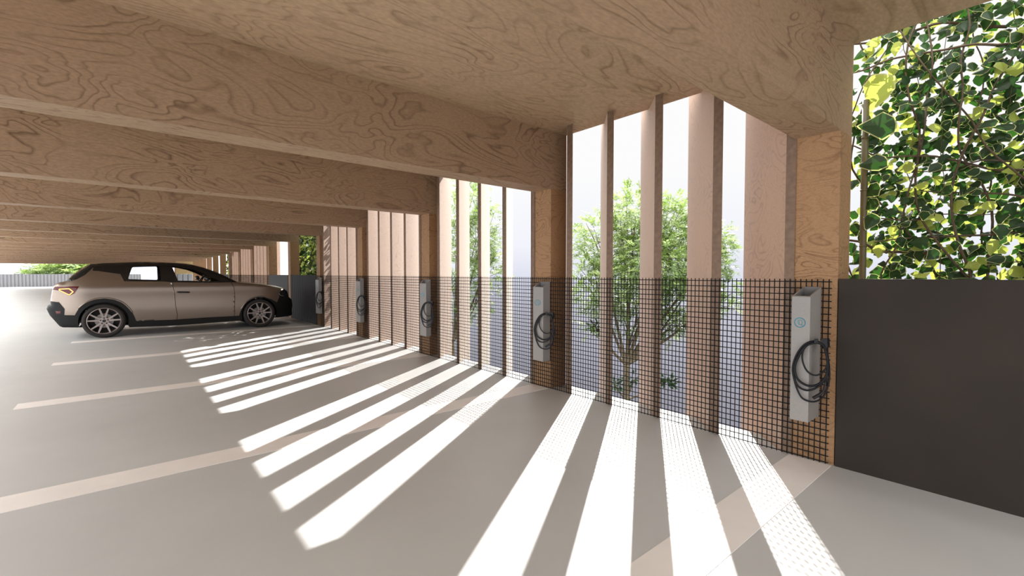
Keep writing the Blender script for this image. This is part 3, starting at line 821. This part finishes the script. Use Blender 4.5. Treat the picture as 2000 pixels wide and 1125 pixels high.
# thick cane with large leaves at the edge of the ivy
pb = on_v(1684, 560, 4.55); pt = on_v(1691, 196, 4.55)
m = MB(); m.tube([P(pb[0], 4.55, -3.0), P(pb[0], 4.55, 0.6), P(pb[0], 4.55, pb[2]), P(*[(pb[i]+pt[i])/2 for i in range(3)]), P(*pt)], 0.024, 12)
for t in (0.22, 0.52, 0.8):
    q = [pb[i]+(pt[i]-pb[i])*t for i in range(3)]; m.tube([P(q[0], q[1], q[2]-0.006), P(q[0], q[1], q[2]+0.006)], 0.027, 12)
cane = m.build('bamboo_cane', M['bamboo'], None, P(pb[0], 4.55, -3.0), smooth=True)
tag(cane, 'thick olive bamboo cane standing at the left edge of the ivy', 'cane')
for (x, y, s, rot, mi, nr) in [(1716, 245, 0.23, 2.3, 0, (-1, -.3, .1)), (1708, 318, 0.17, 2.5, 0, (-1, -.2, .3)), (1702, 372, 0.13, 2.9, 0, (-1, .4, .1)), (1700, 400, 0.12, 2.8, 0, (-1, .3, .2)), (1702, 432, 0.13, 3.4, 0, (-1, -.3, .2)), (1714, 178, 0.25, 3.6, 2, (-1, -.2, -.4))]:
    mb = MB(); q = on_v(x, y, 4.53)
    leaf_batch(mb, P(*q), nr, s, rot, mi, 1)
    o = mb.build('cane_leaf', [M['leafdark'], M['leafrim'], M['leafyel']], cane, fix=False); o.data.transform(Matrix.Translation(-Vector(cane.location)))
ivy('ivy_screen', 'bright ivy screen above the ribbed charcoal parapet by the farthest charger', 12.95, 16.3, 4.72, 0.9, 3.9, 5200, 0.13, 14, yellow=0.42)
ivy('ivy_screen', 'ivy spilling over the smooth charcoal parapet behind the car', 16.75, 17.9, 4.75, 0.9, 3.9, 1300, 0.15, 8, yellow=0.4)
ivy('ivy_screen', 'small distant ivy screen seen above the hood of the car', 27.0, 33.2, 4.72, 0.9, 3.2, 1500, 0.2, 8, yellow=0.4)

def tree(name, label, pu, pv, zg, zbase, crown, leaves, lsize, seed, trunk_r=0.09, lean=(0, 0)):
    """crown: list of (du, dv, z, radius_h, radius_z) blobs"""
    rg = random.Random(seed)
    root = empty(name, P(pu, pv, zg)); tag(root, label, 'tree', 'trees outside the facade')
    rl = Vector(root.location)
    m = MB(); top = Vector(P(pu, pv, zbase))
    fork = top+Vector((lean[1]*0.2, lean[0]*0.2, 0.55))
    m.tube(spline([P(pu, pv, zg), Vector(P(pu, pv, (zg+zbase)/2)), top, fork], 4), [trunk_r*(1.25-0.5*i/12) for i in range(13)], 8)
    tips = []
    for (du, dv, z, rh, rz) in crown:
        c = Vector(P(pu+du, pv+dv, z))
        mid = fork.lerp(c, 0.5)+Vector((rg.uniform(-.1, .1), rg.uniform(-.1, .1), -0.12))
        sp = spline([fork, mid, c], 6)
        m.tube(sp, [trunk_r*0.5*(1-0.75*i/len(sp)) for i in range(len(sp))], 6)
        for k in range(9):
            st = sp[rg.randint(5, len(sp)-1)]
            d = Vector((rg.gauss(0, 1), rg.gauss(0, 1), rg.gauss(0.2, 0.8))).normalized()
            e = c+Vector((d.x*rh, d.y*rh, d.z*rz))*rg.uniform(.6, .95)
            s2 = spline([st, st.lerp(e, .5)+Vector((0, 0, rg.uniform(-.05, .12))), e], 4)
            m.tube(s2, [trunk_r*0.16*(1-0.7*i/len(s2)) for i in range(len(s2))], 5)
    o = m.build('trunk', M['bark'], root, smooth=True); o.data.transform(Matrix.Translation(-rl))
    # foliage: sprays of narrow leaflets along drooping twigs
    V, F, MI = [], [], []
    tot = sum(rh*rh*rz for *_, rh, rz in crown)
    for (du, dv, z, rh, rz) in crown:
        c = Vector(P(pu+du, pv+dv, z)); nsp = int(leaves/14*rh*rh*rz/tot)
        for s in range(nsp):
            d = Vector((rg.gauss(0, 1), rg.gauss(0, 1), rg.gauss(0, 1))).normalized()*rg.uniform(0.35, 1.0)**0.6
            p = c+Vector((d.x*rh, d.y*rh, d.z*rz))
            dr = Vector((d.x+rg.uniform(-.6, .6), d.y+rg.uniform(-.6, .6), rg.uniform(-.5, .5)+0.25*d.z)).normalized()
            sd = dr.cross(Vector((rg.uniform(-.5, .5), rg.uniform(-.5, .5), 1))).normalized()
            nn = sd.cross(dr)
            mi = 0 if rg.random() < 0.6 else 1
            for i in range(14):
                q = p+dr*lsize*0.42*(i//2)+Vector((0, 0, -0.012*(i//2)**1.3*lsize*3)); sg = 1 if i % 2 else -1
                ax = (sd*sg*0.8+dr*0.65+nn*rg.uniform(-.35, .35)).normalized()
                w = ax.cross(nn).normalized()*lsize*0.17
                L = lsize*rg.uniform(.8, 1.2)
                n0 = len(V)
                V += [q, q+ax*L*0.45+w, q+ax*L, q+ax*L*0.45-w]; F.append((n0, n0+1, n0+2, n0+3)); MI.append(mi)
    o = mesh('foliage', [v-rl for v in V], F, [M['treeleaf'], M['treeleaf2']], root, mi=MI, fix=False); o['kind'] = 'stuff'
    return root
def at(x, depth_m):
    r = px_ray(x, 535); k = depth_m/884.0
    return (r[0]*k, r[1]*k)
def zz(y, dm): return 1.4+(535-y)/884.0*dm
def crown_px(x0, d, blobs):
    pu, pv = at(x0, d); out = []
    for (x, y, rx, ry, dd) in blobs:
        a, b = at(x, d+dd); out.append((a-pu, b-pv, zz(y, d), rx/884*d, ry/884*d))
    return pu, pv, out
D1 = 10.5
pu, pv, cr = crown_px(1225, D1, [(1180, 470, 62, 62, 0.2), (1240, 425, 60, 58, -.2), (1300, 440, 72, 66, .3), (1345, 500, 78, 78, 0), (1275, 520, 75, 70, -.6), (1165, 560, 52, 60, .1), (1225, 560, 60, 60, .6),
                                 (1330, 590, 72, 62, .2), (1400, 470, 32, 34, .2), (1410, 575, 32, 40, -.2), (1160, 635, 26, 22, 0), (1300, 640, 44, 34, .5), (1245, 620, 40, 40, 0)])
tree('street_tree', 'leafy green tree outside, seen between the fins left of the nearest charger', pu, pv, -3.18, zz(760, D1), cr, 56000, 0.085, 3, 0.085)
# basal shoots of that tree
D2 = 24.0
pu2, pv2, cr2 = crown_px(884, D2, [(905, 400, 45, 60, 0), (930, 470, 46, 60, .3), (890, 500, 44, 60, -.3), (955, 540, 34, 36, 0), (950, 430, 28, 36, .2), (925, 590, 34, 44, 0), (890, 600, 26, 40, .2), (965, 500, 20, 24, 0)])
tree('street_tree', 'slender green tree outside, seen between the fins left of the second charger', pu2, pv2, -3.18, zz(690, D2), cr2, 15000, 0.17, 5, 0.11)
D3 = 58.0
pu3, pv3, cr3 = crown_px(125, 105, [(110, 528, 40, 16, 0), (150, 526, 36, 18, 2), (180, 530, 30, 16, -1), (80, 534, 18, 8, 0)])
tree('far_tree', 'hazy green tree beyond the low ribbed wall at the far end', pu3, pv3, -3.2, -1.0, cr3, 7000, 1.0, 9, 0.3)
# low shoots round the foot of the first tree
def shoots():
    rg = random.Random(4); V, F = [], []
    for (x, y, k) in [(1198, 752, 26), (1304, 748, 26), (1240, 742, 14), (1165, 640, 20)]:
        a, b = at(x, D1); c = Vector(P(a, b, zz(y, D1)))
        for i in range(k*3):
            d = Vector((rg.gauss(0, 1), rg.gauss(0, 1), rg.gauss(0, .8))).normalized(); p = c+d*rg.uniform(0, .2)
            w = d.orthogonal().normalized()*0.028; L = rg.uniform(.1, .17); n0 = len(V)
            V += [p, p+d*L*.45+w, p+d*L, p+d*L*.45-w]; F.append((n0, n0+1, n0+2, n0+3))
    return V, F
tr = [o for o in C.objects if o.name == 'street_tree'][0]
V, F = shoots(); rl = Vector(tr.location)
o = mesh('low_shoots', [v-rl for v in V], F, [M['leafdark']], tr, fix=False); o['kind'] = 'stuff'
m = MB(); base = Vector(P(pu, pv, zz(775, D1)-0.1))
for (x, y) in [(1200, 750), (1302, 748), (1240, 742)]:
    a, b = at(x, D1); c = Vector(P(a, b, zz(y, D1)))
    m.tube([v-rl for v in spline([base, base.lerp(c, .5)+Vector((0, 0, -.03)), c], 4)], 0.02, 6)
m.build('low_branch', M['bark'], tr, smooth=True)
for (a, b, t) in ((pu, pv, 'nearer'), (pu2, pv2, 'slender')):
    mb = MB(); mb.lathe([(0, 0.02), (0.8, 0.02), (1.0, -0.1), (0, -0.1)], P(a, b, -3.2), (0, 0, 1), 28)
    o = mb.build('planting_bed', M['soil'], None, P(a, b, -3.3)); tag(o, 'round soil bed under the %s street tree' % t, 'planting bed')
# distant things seen past the car
mb = MB()
ug = 41.0
for i in range(4):
    mb.box(ug, ug+0.5, 2.32+0.31*i, 2.60+0.31*i, 0.0, 1.40)
o = mb.build('grey_cabinet', M['cabinet'], None, P(ug, 2.9, 0)); bevel(o, 0.05, 3)
tag(o, 'small grey cabinet row seen through the front window of the car', 'cabinet')
mb = MB(); mb.box(46.0, 46.1, 2.85, 4.15, 0.0, 2.43)
o = mb.build('timber_screen', M['panel_wood'], None, P(46, 3.4, 0)); tag(o, 'pale yellow timber screen far behind the car windows', 'screen')

# ------------------------------------------------------------------ light
az, el = R(56.6), R(36.6)
sd = Vector(P(math.cos(el)*math.cos(az), math.cos(el)*math.sin(az), math.sin(el)))
sun = bpy.data.lights.new('sun', 'SUN'); sun.energy = 12.0; sun.angle = R(0.45); sun.color = (1.0, 0.965, 0.92)
so = bpy.data.objects.new('sun', sun); so.rotation_euler = (-sd).to_track_quat('-Z', 'Y').to_euler(); so.location = sd*30; C.objects.link(so)

w = bpy.data.worlds.new('sky'); bpy.context.scene.world = w; w.use_nodes = True
nt = w.node_tree; N = nt.nodes.new; L = nt.links.new
bg = nt.nodes['Background']
tc = N('ShaderNodeTexCoord'); sx = N('ShaderNodeSeparateXYZ'); L(tc.outputs['Generated'], sx.inputs[0])
rz = N('ShaderNodeValToRGB'); e = rz.color_ramp.elements       # elevation colours, z mapped -0.5..0.5
mz = N('ShaderNodeMapRange'); mz.inputs[1].default_value = -0.5; mz.inputs[2].default_value = 0.5; L(sx.outputs['Z'], mz.inputs[0])
e[0].position = 0.0; e[0].color = (0.22, 0.22, 0.27, 1)
e[1].position = 1.0; e[1].color = (1.3, 1.3, 1.3, 1)
for p_, c_ in ((0.26, (0.37, 0.365, 0.425, 1)), (0.40, (0.56, 0.56, 0.645, 1)), (0.485, (0.74, 0.76, 0.88, 1)), (0.56, (0.91, 0.925, 0.99, 1)), (0.72, (1.0, 1.0, 1.0, 1)), (0.86, (1.0, 1.0, 1.0, 1))):
    x = e.new(p_); x.color = c_
L(mz.outputs[0], rz.inputs['Fac'])
# the unseen open side behind the viewer and the zenith are brighter than the sky beyond the fins
dt = N('ShaderNodeVectorMath'); dt.operation = 'DOT_PRODUCT'; dt.inputs[1].default_value = (-0.995, 0.10, 0.0)
L(tc.outputs['Generated'], dt.inputs[0])
ms = N('ShaderNodeMapRange'); ms.interpolation_type = 'SMOOTHSTEP'; ms.inputs[1].default_value = -0.6; ms.inputs[2].default_value = 0.7
ms.inputs[3].default_value = 1.0; ms.inputs[4].default_value = 3.4
L(dt.outputs['Value'], ms.inputs[0])
mh = N('ShaderNodeMapRange'); mh.interpolation_type = 'SMOOTHSTEP'; mh.inputs[1].default_value = 0.40; mh.inputs[2].default_value = 0.75
mh.inputs[3].default_value = 1.0; mh.inputs[4].default_value = 2.2
L(sx.outputs['Z'], mh.inputs[0])
mm = N('ShaderNodeMath'); mm.operation = 'MULTIPLY'; L(ms.outputs[0], mm.inputs[0]); L(mh.outputs[0], mm.inputs[1])
L(rz.outputs['Color'], bg.inputs['Color']); L(mm.outputs[0], bg.inputs['Strength'])

# ------------------------------------------------------------------ camera
cam = bpy.data.cameras.new('camera'); cam.sensor_width = 36.0; cam.lens = 884.0/2000.0*36.0; cam.clip_start = 0.02; cam.clip_end = 500
co = bpy.data.objects.new('camera', cam); co.location = (0, 0, 1.4); co.rotation_euler = (R(90-1.7818), 0, R(-40.1092)); C.objects.link(co)
sc_ = bpy.context.scene; sc_.camera = co
sc_.view_settings.view_transform = 'Standard'; sc_.view_settings.look = 'None'
sc_.view_settings.exposure = -0.03; sc_.view_settings.gamma = 1.0; sc_.view_settings.use_curve_mapping = False
sc_.cycles.max_bounces = 10; sc_.cycles.diffuse_bounces = 6; sc_.cycles.transparent_max_bounces = 16
sc_.cycles.sample_clamp_indirect = 8.0; sc_.cycles.caustics_reflective = False; sc_.cycles.caustics_refractive = False
sc_.cycles.use_denoising = True
